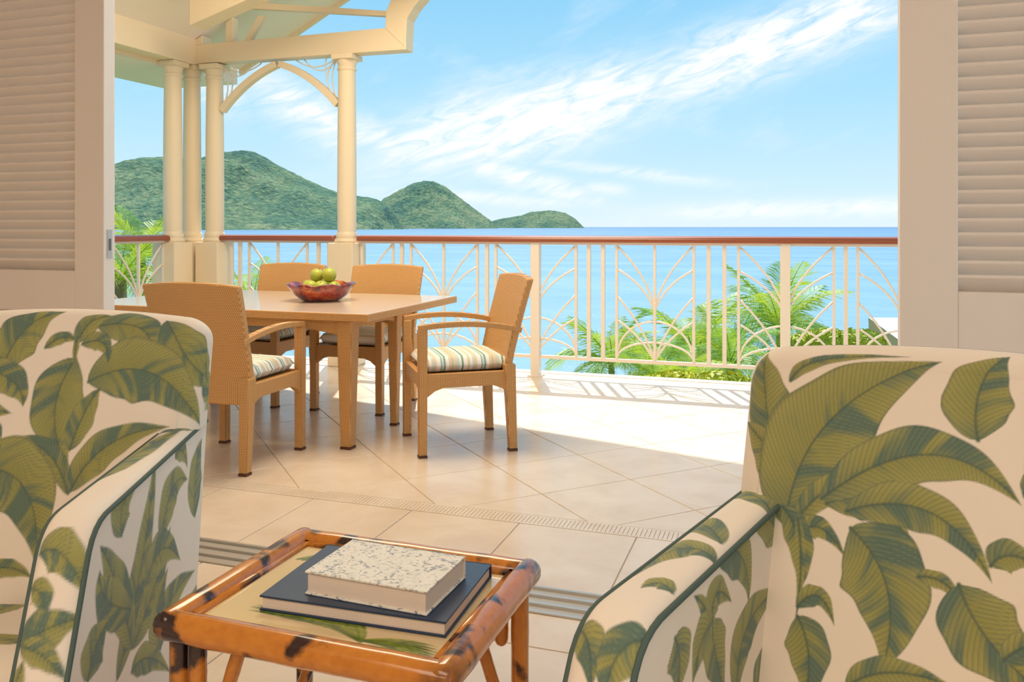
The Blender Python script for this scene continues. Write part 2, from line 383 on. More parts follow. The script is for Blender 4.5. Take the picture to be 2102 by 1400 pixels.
while x < 3.3:
    tile_obj([(max(x,-5.35)+G_,2.602),(min(x+.47,3.4)-G_,2.602),(min(x+.47,3.4)-G_,3.138),(max(x,-5.35)+G_,3.138)], floor_t); x += .47
for yy in range(-7, 1):
    for xx in range(-7, 8):
        x0, x1, y0, y1 = -.55+xx*.47, -.55+(xx+1)*.47, 2.225+(yy-1)*.47, 2.225+yy*.47
        if x0 > -3.4 and x1 < 3.4: tile_obj([(x0+G_,y0+G_),(x1-G_,y0+G_),(x1-G_,y1-G_),(x0+G_,y1-G_)], floor_r)
for xx in range(-7, 8):
    x0, x1 = -.55+xx*.47, -.55+(xx+1)*.47
    if x0 > -3.4 and x1 < 3.4: tile_obj([(x0+G_,2.225+G_),(x1-G_,2.225+G_),(x1-G_,2.418),(x0+G_,2.418)], floor_r)
# drain grate set in the floor: perforated strip
mb = MB(); mb.box((-5.35,3.142,-.003),(3.4,3.152,0)); mb.box((-5.35,3.232,-.003),(3.4,3.242,0));
x = -5.35
while x < 3.39: mb.box((x,3.152,-.003),(x+.0150,3.232,0)); x += .017
tag(mb.build('drain_grate', M['tile']), 'narrow slotted drain strip set across the terrace floor', 'drain', kind='stuff')
# door track
tr = empty('sliding_door_track', (0,2.51,0)); tag(tr, 'aluminium sliding door track let into the floor', 'track')
mb = MB(); mb.box((-3.4,-.09,-.02),(3.4,.09,-.003)); mb.build('track_bed', M['aluminium'], tr)
for yy in (-.085,-.03,.03,.085):
    MB().box((-3.4,yy-.006,-.004),(3.4,yy+.006,.006)).build('track_rib', M['aluminium'], tr)

# room shell behind and around the camera
def wall(name, lo, hi, m_='wall_paint'): return tag(MB().box(lo, hi).build(name, M[m_]), kind='structure')
wall('wall_back', (-3.5,-3.5,0), (3.5,-3.4,2.8)); wall('wall_left', (-3.5,-3.4,0), (-3.4,2.62,2.8)); wall('wall_right', (3.4,-3.4,2.55), (3.5,2.62,2.8)); wall('wall_right_pier', (3.4,-3.4,0), (3.5,-2.9,2.55))
tag(MB().box((3.5,-4.5,-.16),(8.5,6.42,-.001)).build('floor_bounce_deck', M['roof_sheet']), kind='structure')  # unseen pale deck, added to bounce sunlight into the room
wall('ceiling', (-3.5,-3.5,2.8), (3.5,2.45,2.9), 'white_paint')
# facade above the door opening up to the gable roof
RX, RZ, SL = -.9, 5.076, .522          # ridge and pitch
def roof_z(x): return RZ-SL*abs(x-RX)
poly = [(-5.3,2.45),(3.5,2.45),(3.5,roof_z(1.3)),(1.3,roof_z(1.3)),(RX,RZ),(-5.3,roof_z(-5.3))]
tag(MB().prism(poly, 1, 2.45, 2.60).build('wall_facade', M['wall_paint']), kind='structure')
wall('wall_terrace_left', (-5.4,2.45,0), (-3.5,2.60,2.45))

# ---------------------------------------------------------------- gable roof over the terrace
YE = 7.1
rf = empty('porch_roof', (RX,2.6,RZ)); tag(rf, kind='structure')
for sgn, xe in ((-1,-5.30),(1,1.3)):
    ze = roof_z(xe); p = [(RX,RZ),(xe,ze),(xe,ze+.14),(RX,RZ+.14)]
    o = MB().prism([(a-RX, b-RZ) for a, b in p], 1, 0, YE-2.6).build('roof_slope', M['soffit_paint'], rf)
# edge boards along the sea-side gable and the rafters underneath
for sgn, xe in ((-1,-5.30),(1,1.3)):
    ze = roof_z(xe); p = [(RX,RZ-.05),(xe,ze-.05),(xe,ze+.17),(RX,RZ+.17)]
    MB().prism([(a-RX, b-RZ) for a, b in p], 1, YE-2.6-.002, YE-2.6+.035).build('barge_board', M['cream_paint'], rf)
# box eave on the left
ev = MB().box((-6.2,2.6,2.63),(-5.32,7.1,2.80)).build('eave_soffit', M['soffit_paint']); tag(ev, kind='structure')
# eave beam that runs back from the corner columns
bm_ = empty('eave_beam', (-5.2,2.6,2.65)); tag(bm_, 'cream eave beam running from the house to the corner columns', 'beam')
MB().box((-.10,0,0),(.10,3.78,.27)).build('beam', M['cream_paint'], bm_, bevel=.006)
MB().box((-.13,0,-.03),(-.08,3.6,.0)).build('moulding', M['cream_paint'], bm_)

# truss in the plane of the railing
ts = empty('roof_truss', (-4.0,6.275,2.65)); tag(ts, 'cream gable truss with cranked bottom chord above the columns', 'truss')
def tp(poly, y0, y1, name, bev=.006):
    return MB().prism([(a+4.0, b-2.65) for a, b in poly], 1, y0, y1).build(name, M['cream_paint'], ts, bevel=bev)
tp([(-5.15,2.66),(-3.0,2.645),(-3.0,2.84),(-5.15,2.83)], -.07, .07, 'bottom_chord')
tp([(-3.19,2.835),(-3.005,2.66),(-2.99,2.90),(-2.93,2.99),(-1.72,4.18),(-1.72,4.50),(-3.12,3.10),(-3.18,2.98)], -.075, .075, 'cranked_brace')
tp([(-4.75,3.15),(-3.15,2.94),(-3.15,2.985),(-4.75,3.21)], -.03, .03, 'tie')
tp([(-4.80,2.83),(-4.72,2.83),(-4.72,3.06),(-4.80,3.02)], -.04, .04, 'king_post')
tp([(-4.62,2.83),(-4.56,2.83),(-4.40,3.05),(-4.47,3.05)], -.03, .03, 'strut')
tp([(-5.17,2.83),(-5.03,2.83),(-5.03,2.915),(-5.17,2.845)], -.07, .07, 'post')
# nearer scissor chord under the roof
sc_ = empty('scissor_beam', (-4.55,5.55,2.74)); tag(sc_, 'sloping cream beam under the porch roof by the corner', 'beam')
MB().prism([(.0,.05),(3.4,1.04),(3.4,1.26),(.0,.27)], 1, -.09, .09).build('beam', M['cream_paint'], sc_, bevel=.008)

# columns
def column(x, y, label, pw=.12, top=2.648):
    c = empty('column', (x,y,0)); tag(c, label, 'column', 'cream porch columns')
    MB().box((-pw,-pw,0),(pw,pw,1.045)).build('pedestal', M['cream_paint'], c, bevel=.008)
    MB().lathe([(.098,1.045),(.104,1.06),(.098,1.078),(.088,1.085),(.094,1.105),(.086,1.125),(.08,1.14)], 28).build('base_ring', M['cream_paint'], c, smooth=True)
    MB().lathe([(.080,1.14),(.082,1.5),(.079,2.0),(.073,2.51)], 28).build('shaft', M['cream_paint'], c, smooth=True)
    MB().lathe([(.073,2.51),(.083,2.522),(.083,2.536),(.074,2.543),(.076,2.56),(.088,2.59),(.088,2.605)], 28).build('capital', M['cream_paint'], c, smooth=True)
    MB().box((-.098,-.098,2.605),(.098,.098,top)).build('abacus', M['cream_paint'], c, bevel=.005)
    return c
column(-3.59,6.275,'round cream column carrying the free end of the truss')
column(-4.945,6.275,'round cream column at the near end of the arched bracket, beside the corner')
column(-5.195,6.275,'round cream corner column standing behind its two neighbours', pw=.10)
column(-5.20,6.03,'round cream column at the end of the side railing')

# arched brackets between two columns, with wire scrolls
def bracket(xc, sg, label):
    b = empty('arch_bracket', (xc,6.275,2.23)); tag(b, label, 'bracket', 'arched brackets under the beam')
    p0, p1, p2 = (sg*.082,0,.0), (sg*.34,0,.285), (sg*.664,0,.385)
    c = bez(p0, p1, p2, 14); up = []; lo = []
    for i, p in enumerate(c):
        t = (c[min(i+1,14)]-c[max(i-1,0)]).normalized(); nrm = Vector((-t.z,0,t.x))*sg
        up.append((p.x+nrm.x*.028, p.z+nrm.z*.028)); lo.append((p.x-nrm.x*.028, p.z-nrm.z*.028))
    MB().prism(up+lo[::-1], 1, -.035, .035).build('curved_rib', M['cream_paint'], b, bevel=.004)
    for k, (q0, q1, q2) in enumerate((((.09,.41),(.30,.27),(.50,.41)), ((.09,.41),(.24,.20),(.42,.41)), ((.09,.41),(.19,.24),(.10,.06)), ((.09,.41),(.26,.26),(.14,.09)), ((.20,.41),(.22,.35),(.19,.22)))):
        MB().tube(bez((sg*q0[0],0,q0[1]),(sg*q1[0],0,q1[1]),(sg*q2[0],0,q2[1]), 12), .0055, 6).build('scroll_wire', M['rail_metal'], b, smooth='all')
    return b
bracket(-4.945, 1, 'arched cream bracket springing from the column next to the corner')
bracket(-3.59, -1, 'arched cream bracket springing from the column under the free truss end')

# railings
def railing(name, loc, rz, x0, x1, fans, bars, posts, label, halffans=()):
    r = empty(name, loc, rz); tag(r, label, 'railing', 'terrace railings')
    w2 = .052
    prof = [(-w2,1.062),(w2,1.062),(w2,1.085),(w2*.82,1.103),(0,1.112),(-w2*.82,1.103),(-w2,1.085)]
    MB().prism([(a,b) for a,b in prof], 0, x0, x1).build('handrail', M['handrail_wood'], r, bevel=.004)
    MB().box((x0,-.02,1.042),(x1,.02,1.062)).build('top_bar', M['rail_metal'], r)
    MB().box((x0,-.016,.145),(x1,.016,.17)).build('bottom_bar', M['rail_metal'], r)
    for x_, hw in bars: MB().box((x_-hw,-hw,.17),(x_+hw,hw,1.042)).build('baluster', M['rail_metal'], r)
    for x_ in posts:
        MB().box((x_-.035,-.035,.0),(x_+.035,.035,1.062)).build('post', M['rail_metal'], r, bevel=.003)
        MB().box((x_-.055,-.055,.0),(x_+.055,.055,.014)).build('base_plate', M['rail_metal'], r)
    sides = [(c, hw, s) for c, hw in fans for s in (-1,1)] + list(halffans)
    for c, hw, s in sides:
        cv = []
        for z0, z1, kx, kz in ((.56,1.04,.18,.52),(.54,.86,.22,.62),(.17,.655,.30,.55),(.17,.47,.40,.66)):
            cv.append(bez((c,0,z0),(c+s*hw*kx,0,z0+(z1-z0)*kz),(c+s*hw,0,z1), 10))
        for pk in (.465,.305):
            cv.append([(c+s*hw*math.cos(a), 0, .17+(pk-.17)*math.sin(a)) for a in [math.pi/2*i/10 for i in range(11)]])
        for q in cv: MB().tube(q, .0085, 6).build('fan_rib', M['rail_metal'], r, smooth='all')
    return r
T, K = .010, .014
railing('railing', (0,6.275,0), 0, -3.47, 3.38, [(-2.69,.295),(-1.90,.33),(-.963,.29),(-.026,.326),(.747,.29),(1.62,.33)],
        [(-3.445,T),(-3.152,T),(-3.07,K),(-2.985,T),(-2.69,T),(-2.395,T),(-2.311,K),(-2.236,T),(-1.573,T),(-1.471,K),(-1.359,K),(-1.253,T),(-.963,T),(-.673,T),(-.564,K),(-.451,K),(-.351,T),(.301,T),(.378,K),(.457,T),(.747,T),(1.037,T),(1.12,K),(1.20,K),(1.29,T),(1.95,T),(2.05,K),(2.15,T)],
        [-1.90,-.026,1.62,3.2], 'long white metal railing with fan pattern and reddish wooden handrail facing the sea', halffans=[(-3.445,.293,1)])
railing('railing', (0,6.275,0), 0, -4.86, -3.70, [(-4.275,.295)], [(-4.766,T),(-4.672,K),(-4.574,T),(-4.275,T),(-3.98,T),(-3.867,K),(-3.766,T)], [], 'short fan-pattern railing with wooden handrail between two columns under the arch')
railing('railing', (-5.20,0,0), math.pi/2, 2.62, 5.94, [(5.62,.29),(4.7,.29)], [(5.91,T),(5.62,T),(5.33,T),(5.24,K),(5.08,K),(4.99,T),(4.7,T),(4.41,T),(4.3,K)], [3.6], 'fan-pattern side railing running back from the corner column to the house')

# ---------------------------------------------------------------- louvred shutters
def shutter(x0, x1, y, label, slat_lo, slat_hi, lockside=0):
    s = empty('louvered_shutter', ((x0+x1)/2,y,0)); tag(s, label, 'shutter', 'louvred folding shutters'); wd = (x1-x0)/2; th = .028; st = .143
    for sg in (-1,1):
        a, b = sorted((sg*wd, sg*(wd-st))); MB().box((a,-th,.012),(b,th,2.44)).build('stile', M['white_paint'], s, bevel=.003)
    for z0, z1 in ((.012,.22),(slat_lo-.16,slat_lo),(2.30,2.44)): MB().box((-wd+st,-th,z0),(wd-st,th,z1)).build('rail', M['white_paint'], s, bevel=.003)
    MB().box((-wd+st,-.008,.22),(wd-st,.008,slat_lo-.16)).build('panel', M['white_paint'], s)
    me = None; z = slat_lo+.022
    while z < slat_hi:
        if me is None:
            p = [(.021,-.022),(.017,-.0245),(-.021,.015),(-.0225,.019),(-.021,.0225),(-.017,.0245),(.021,-.017)]
            o = MB().prism(p, 0, -wd+st-.002, wd-st+.002).build('slat', M['white_paint'], s, bevel=.0015); me = o.data
        else:
            o = bpy.data.objects.new('slat', me); COL.objects.link(o); o.parent = s
        o.location = (0,0,z); z += .0382
    if lockside:
        lk = MB().box((lockside*wd-.001,-.012,1.06),(lockside*wd+.0025,.012,1.17)).build('lock_plate', M['aluminium'], s)
        MB().box((lockside*wd+.001,-.006,1.09),(lockside*wd+.0035,.006,1.135)).build('lock_bolt', M['lock_metal'], lk)
    return s
shutter(-3.40, -2.48, 2.53, 'white louvred shutter with a lock plate on its edge, next to the dining table', 1.01, 2.30, 1)
shutter(.29, 1.21, 2.53, 'white louvred shutter behind the armchair turned towards the bamboo table', 1.005, 2.30)

# ================================================================== DINING SET
def tapered_leg(mb, x, y, z0, z1, b, t, dx=0, dy=0):
    q0 = [(x+dx-b,y+dy-b,z0),(x+dx+b,y+dy-b,z0),(x+dx+b,y+dy+b,z0),(x+dx-b,y+dy+b,z0)]
    q1 = [(x-t,y-t,z1),(x+t,y-t,z1),(x+t,y+t,z1),(x-t,y+t,z1)]
    return mb.hexa(q0, q1)
def arch_apron(length, z_top, z_mid, z_end, n=10):
    h = length/2; p = [(-h,z_top),(h,z_top)]
    p += [(h-2*h*i/n, z_end+(z_mid-z_end)*min(1,math.sin(math.pi*min(max(i/n,0),1))*2.2)) for i in range(n+1)]
    return p
def dining_chair():
    c = empty('dining_chair')
    for sx in (-1,1):
        f = tapered_leg(MB(), sx*.235, .24, .012, .655, .022, .024).build('leg', M['wicker'], c, bevel=.006)
        tapered_leg(MB(), sx*.235, .24, 0, .012, .0225, .0225).build('foot_cap', M['foot_cap'], f)
        r = tapered_leg(MB(), sx*.235, -.222, .012, .46, .022, .030, dy=-.02).build('leg', M['wicker'], c, bevel=.006)
        tapered_leg(MB(), sx*.235, -.242, 0, .012, .0225, .0225).build('foot_cap', M['foot_cap'], r)
        # arm: bowed rail from back to front post
        pts = bez((sx*.245,-.285,.635),(sx*.262,-.02,.705),(sx*.238,.262,.662), 12)
        a = MB().tube(pts, .021, 4, flat=(.95,1.35)).build('arm', M['wicker'], c, bevel=.004)
        ap = arch_apron(.44, .425, .352, .305)
        MB().prism(ap, 0, sx*.235-.016, sx*.235+.016).build('side_apron', M['wicker'], c, bevel=.004)
    ap = arch_apron(.43, .425, .352, .305)
    MB().prism([(a,b) for a,b in ap], 1, .222, .254).build('front_apron', M['wicker'], c, bevel=.004)
    MB().box((-.235,-.24,.385),(.235,.24,.418)).build('seat_frame', M['wicker'], c, bevel=.004)
    # back: one woven panel, curved in plan, leaning, crowned at the top
    nx, nz = 12, 10; v = []; f = []
    for j in range(nz+1):
        z = .33+(.905-.33)*j/nz; t = max(0,(z-.44)/.465); yb = -.232-.118*t**1.15; hw = .258+.012*t
        for s in (0,1):
            for i in range(nx+1):
                u = -1+2*i/nx; yy = yb-.024*(1-u*u)+(.038 if s else 0)
                zz = z+(.016*(1-u*u) if j == nz else 0)
                v.append((u*hw, yy, zz))
    W_ = nx+1
    for j in range(nz):
        for i in range(nx):
            a = j*2*W_+i; f.append((a,a+1,a+1+2*W_,a+2*W_)); b_ = a+W_; f.append((b_+1,b_,b_+2*W_,b_+1+2*W_))
        for i in (0,nx):
            a = j*2*W_+i; f.append((a,a+W_,a+W_+2*W_,a+2*W_))
    for j in (0,nz):
        for i in range(nx):
            a = j*2*W_+i; f.append((a,a+1,a+1+W_,a+W_))
    m_ = MB(); m_.v = v; m_.f = f; m_.build('backrest', M['wicker'], c, smooth=True, bevel=.008)
    # cushion
    n = 22; v = []; f = []
    def cush(u, w_, top):
        e = max(abs(u),abs(w_)); k = (1-max(0,(e-.80)/.20)**2.4)
        return (u*.2105, w_*.228-.003, (.460+.040*k+.010*(1-u*u)*(1-w_*w_)) if top else (.458-.034*max(.0,k)))
    for top in (1,0):
        for i in range(n+1):
            for j in range(n+1): v.append(cush(-1+2*i/n, -1+2*j/n, top))
    N2 = (n+1)**2
    for top in (0,1):
        for i in range(n):
            for j in range(n):
                a = top*N2+i*(n+1)+j; q = (a,a+n+1,a+n+2,a+1); f.append(q if top == 0 else q[::-1])
    for i in range(n):
        for a, b in (((i*(n+1)),((i+1)*(n+1))),((i*(n+1)+n),((i+1)*(n+1)+n)),(i,i+1),(n*(n+1)+i,n*(n+1)+i+1)): f.append((a,b,b+N2,a+N2))
    m_ = MB(); m_.v = v; m_.f = f
    o = m_.build('seat_cushion', M['stripe_fabric'], c, smooth='all'); tag(o, 'striped seat cushion in white, green and tan')
    return c
proto = dining_chair()
spots = [((-1.72,4.205), math.atan2(-.577,-.816)-math.pi/2, 'woven dining chair at the table end, pulled out towards the railing'),
         ((-2.69,3.565), 0.02, 'woven dining chair with its back to the room, nearer the table end'),
         ((-3.465,3.565), 0.0, 'woven dining chair with its back to the room, mostly hidden by the shutter'),
         ((-2.665,4.895), math.pi, 'woven dining chair tucked under the sea side of the table, beside the fruit bowl'),
         ((-3.42,4.88), math.pi, 'woven dining chair tucked under the sea side of the table, by the arched bay')]
for i, (p, rz, lb) in enumerate(spots):
    o = proto if i == 0 else copy_tree(proto)
    o.location = (p[0], p[1], 0); o.rotation_euler = (0,0,rz); tag(o, lb, 'chair', 'dining chairs around the terrace table')
# table
tb = empty('dining_table', (-3.05,4.43,0)); tag(tb, 'long woven dining table with tapered legs on the terrace', 'table')
MB().box((-.975,-.595,.700),(.975,.595,.728)).build('tabletop', M['wicker_top'], tb, bevel=.004)
for q0, q1 in (((-.985,-.605,.686),(.985,-.595,.7265)),((-.985,.595,.686),(.985,.605,.7265)),((-.985,-.595,.686),(-.975,.595,.7265)),((.975,-.595,.686),(.985,.595,.7265))): MB().box(q0, q1).build('edge_band', M['wicker'], tb, bevel=.003)
for x_ in (-.82,.82):
    l = tapered_leg(MB(), x_, -.52, .012, .698, .030, .046).build('leg', M['wicker'], tb, bevel=.006)
    tapered_leg(MB(), x_, -.52, 0, .012, .031, .031).build('foot_cap', M['foot_cap'], l)
    l = tapered_leg(MB(), x_, .03, .012, .698, .021, .034).build('leg', M['wicker'], tb, bevel=.006)
    tapered_leg(MB(), x_, .03, 0, .012, .022, .022).build('foot_cap', M['foot_cap'], l)
    ap = arch_apron(.55, .698, .64, .60)
    MB().prism([(a-.245,b) for a,b in ap], 0, x_-.018, x_+.018).build('end_apron', M['wicker'], tb, bevel=.004)
for y_ in (-.535,.03):
    ap = arch_apron(1.64, .698, .635, .60, 24)
    MB().prism(ap, 1, y_-.018, y_+.018).build('long_apron', M['wicker'], tb, bevel=.004)
MB().box((-.03,.03,.66),(.03,.58,.698)).build('bearer', M['wicker'], tb)
# fruit bowl
bw = empty('fruit_bowl', (-2.73,4.46,.728)); tag(bw, 'glossy red and brown lobed bowl of green fruit on the dining table', 'bowl')
prof = [(.0,.0),(.10,.0),(.122,.008),(.165,.045),(.192,.082),(.208,.108),(.200,.112),(.182,.084),(.152,.048),(.11,.014),(.0,.012)]
n = 64; v = []; f = []
for (r_, z_) in prof:
    for k in range(n):
        a = 2*math.pi*k/n; t = r_/.208; lob = abs(math.cos(4*a)); 
        v.append((r_*math.cos(a)*(1+.06*t*(lob-.6)), r_*math.sin(a)*(1+.06*t*(lob-.6)), z_-(.014*t*t*(1-lob) if z_ > .03 else 0)))
for i in range(len(prof)-1):
    for k in range(n): f.append((i*n+k, i*n+(k+1)%n, (i+1)*n+(k+1)%n, (i+1)*n+k))
m_ = MB(); m_.v = v; m_.f = f; m_.build('bowl_shell', M['lacquer_bowl'], bw, smooth='all')
def fruit(loc, r, sc, rot, label):
    o = empty('green_fruit', loc); tag(o, label, 'fruit', 'green fruit in the bowl')
    prof = [(0,-.93)]+[(math.cos(a)*(1+.05*math.sin(a)), math.sin(a)) for a in [math.radians(d) for d in range(-75,76,12)]]+[(.12,.93),(0,.86)]
    s = MB().lathe([(p[0]*r, p[1]*r*sc) for p in prof], 20).build('flesh', M['green_fruit'], o, smooth='all')
    MB().tube([(0,0,r*sc*.84),(.003,0,r*sc*1.05)], .002, 5).build('stem', M['fruit_stem'], o)
    o.rotation_euler = rot; return o
bx, by, bz = -2.73, 4.46, .728
for (ox, oy, oz, r_, s_, rt, lb) in [(-.060,-.035,.083,.041,1.2,(0,1.3,.3),'oval yellow-green fruit lying along the bowl rim'), (.028,-.050,.085,.042,.95,(.5,.2,0),'green fruit with its stem end turned to the room, front of the bowl'),
        (.088,.005,.082,.038,1,(.3,.8,0),'green fruit at the side of the bowl by the railing chair'), (-.046,.025,.152,.043,1,(0,.3,.2),'green fruit on top of the heap, beside the yellower one'), (.044,.02,.156,.044,1.05,(.2,-.2,0),'yellowish fruit on top of the heap'), (-.02,.075,.082,.042,1,(.2,.4,0),'green fruit at the back of the bowl'), (-.118,.03,.090,.030,1.1,(0,.5,0),'small green fruit half hidden at the bowl edge')]:
    fruit((bx+ox,by+oy,bz+oz), r_, s_, rt, lb)

# ================================================================== PRINTED FABRIC
BG = np.array([.84,.75,.64]); OL = np.array([.27,.27,.075]); OL2 = np.array([.40,.38,.13]); TE = np.array([.07,.15,.13]); TD = np.array([.05,.10,.085])
def paint(uv, leaves, seed=0, bg=BG, wmax=1, vein=.0085, aa=.002):
    """colour of the printed leaf pattern at each point uv (metres on the cloth)"""
    col = np.tile(bg, (len(uv),1)); r = np.random.default_rng(seed)
    for lf in leaves:
        b, c, t = np.array(lf[0:2]), np.array(lf[2:4]), np.array(lf[4:6]); hw = min(lf[6], wmax)
        ts = np.linspace(0,1,91)[:,None]; P = b*(1-ts)**2+c*2*ts*(1-ts)+t*ts*ts
        lo, hi = P.min(0)-hw, P.max(0)+hw
        ix = np.where((uv[:,0] > lo[0])&(uv[:,0] < hi[0])&(uv[:,1] > lo[1])&(uv[:,1] < hi[1]))[0]
        s1, s2 = r.random(2)
        if len(ix) == 0: continue
        q = uv[ix]; best = np.full(len(q), 1e9); tt = np.zeros(len(q)); sd = np.zeros(len(q))
        for k in range(90):
            a, d = P[k], P[k+1]-P[k]; L2 = (d*d).sum()+1e-12
            u = np.clip(((q-a)@d)/L2, 0, 1); e = q-a-u[:,None]*d; dist = np.sqrt((e*e).sum(1))
            m_ = dist < best; best[m_] = dist[m_]; tt[m_] = (k+u[m_])/90; sd[m_] = np.sign(d[0]*e[m_,1]-d[1]*e[m_,0])
        L = np.sqrt(((P[1:]-P[:-1])**2).sum(1)).sum()
        wob = 1+.05*np.sin(tt*19+s1*6)*sd
        wt = hw*wob*np.power(np.clip(np.sin(math.pi*np.power(tt,.74)),0,1), 1.0)*(1-.12*tt)+.0035*(1-tt)
        ins = best < wt+aa*.5
        if not ins.any(): continue
        i2 = ix[ins]; x = np.minimum(best[ins]/np.maximum(wt[ins],1e-4),1); T_ = tt[ins]; S = sd[ins]; D = best[ins]
        av = T_*L-D*.8
        nz = np.array([noise.noise(Vector((p*55+s2*40, q_*14, s1*9)))*.6+noise.noise(Vector((p*14+s1*30, q_*10, 4)))*.6 for p, q_ in zip(av+.0, D*S)])
        dark = np.clip((S*(1 if s1 > .5 else -1)*.32+nz*1.9+.20-.30*x)*1.4, 0, 1)*.88
        dark = np.maximum(dark, np.clip(1-T_*5,0,1)*.6)
        c0 = OL*(1-.55*x[:,None])+OL2*(.55*x[:,None])
        cc = c0*(1-dark[:,None])+TE*dark[:,None]
        ph = (T_*L-D*.8)/vein
        ln = np.clip(np.cos(ph*2*math.pi)*2.2-1.1, 0, 1)*.40*(x > .04)
        cc = cc*(1-ln[:,None])+TE*.85*ln[:,None]
        hl = np.clip(np.cos(ph*2*math.pi+2.4)*3-2.3,0,1)*.22; cc = cc*(1-hl[:,None])+OL2*1.3*hl[:,None]
        rib = np.clip(1-D/(.0022+.0012*(1-T_)), 0, 1)*.85; cc = cc*(1-rib[:,None])+TD*rib[:,None]
        edge = np.clip((x-.90)/.10, 0, 1)*.55*(hw > .01); cc = cc*(1-edge[:,None])+TD*edge[:,None]
        al = np.clip((wt[ins]-best[ins])/aa+.5,0,1)[:,None]; col[i2] = col[i2]*(1-al)+cc*al
    return col
def colour_mesh(o, col):
    at = o.data.attributes.new('print', 'FLOAT_COLOR', 'POINT')
    at.data.foreach_set('color', np.concatenate([col, np.ones((len(col),1))], 1).astype(np.float32).ravel())
def grid_mesh(name, V, rows, cols, mat_, parent, wrap=False, cap=False):
    idx = np.arange(rows*cols).reshape(rows, cols)
    a = idx[:-1,:] if wrap else idx[:-1,:-1]; b = np.roll(idx,-1,1)[:-1,:] if wrap else idx[:-1,1:]
    c = np.roll(idx,-1,1)[1:,:] if wrap else idx[1:,1:]; d = idx[1:,:] if wrap else idx[1:,:-1]
    F = np.stack([a.ravel(),b.ravel(),c.ravel(),d.ravel()],1)
    me = bpy.data.meshes.new(name); me.vertices.add(len(V)); me.vertices.foreach_set('co', V.astype(np.float32).ravel())
    me.loops.add(F.size); me.loops.foreach_set('vertex_index', F.ravel().astype(np.int32))
    me.polygons.add(len(F)); me.polygons.foreach_set('loop_start', np.arange(0,F.size,4,dtype=np.int32)); me.polygons.foreach_set('loop_total', np.full(len(F),4,dtype=np.int32))
    me.polygons.foreach_set('use_smooth', np.ones(len(F),dtype=bool)); me.update(calc_edges=True); me.materials.append(mat_)
    o = bpy.data.objects.new(name, me); COL.objects.link(o); o.parent = parent; return o

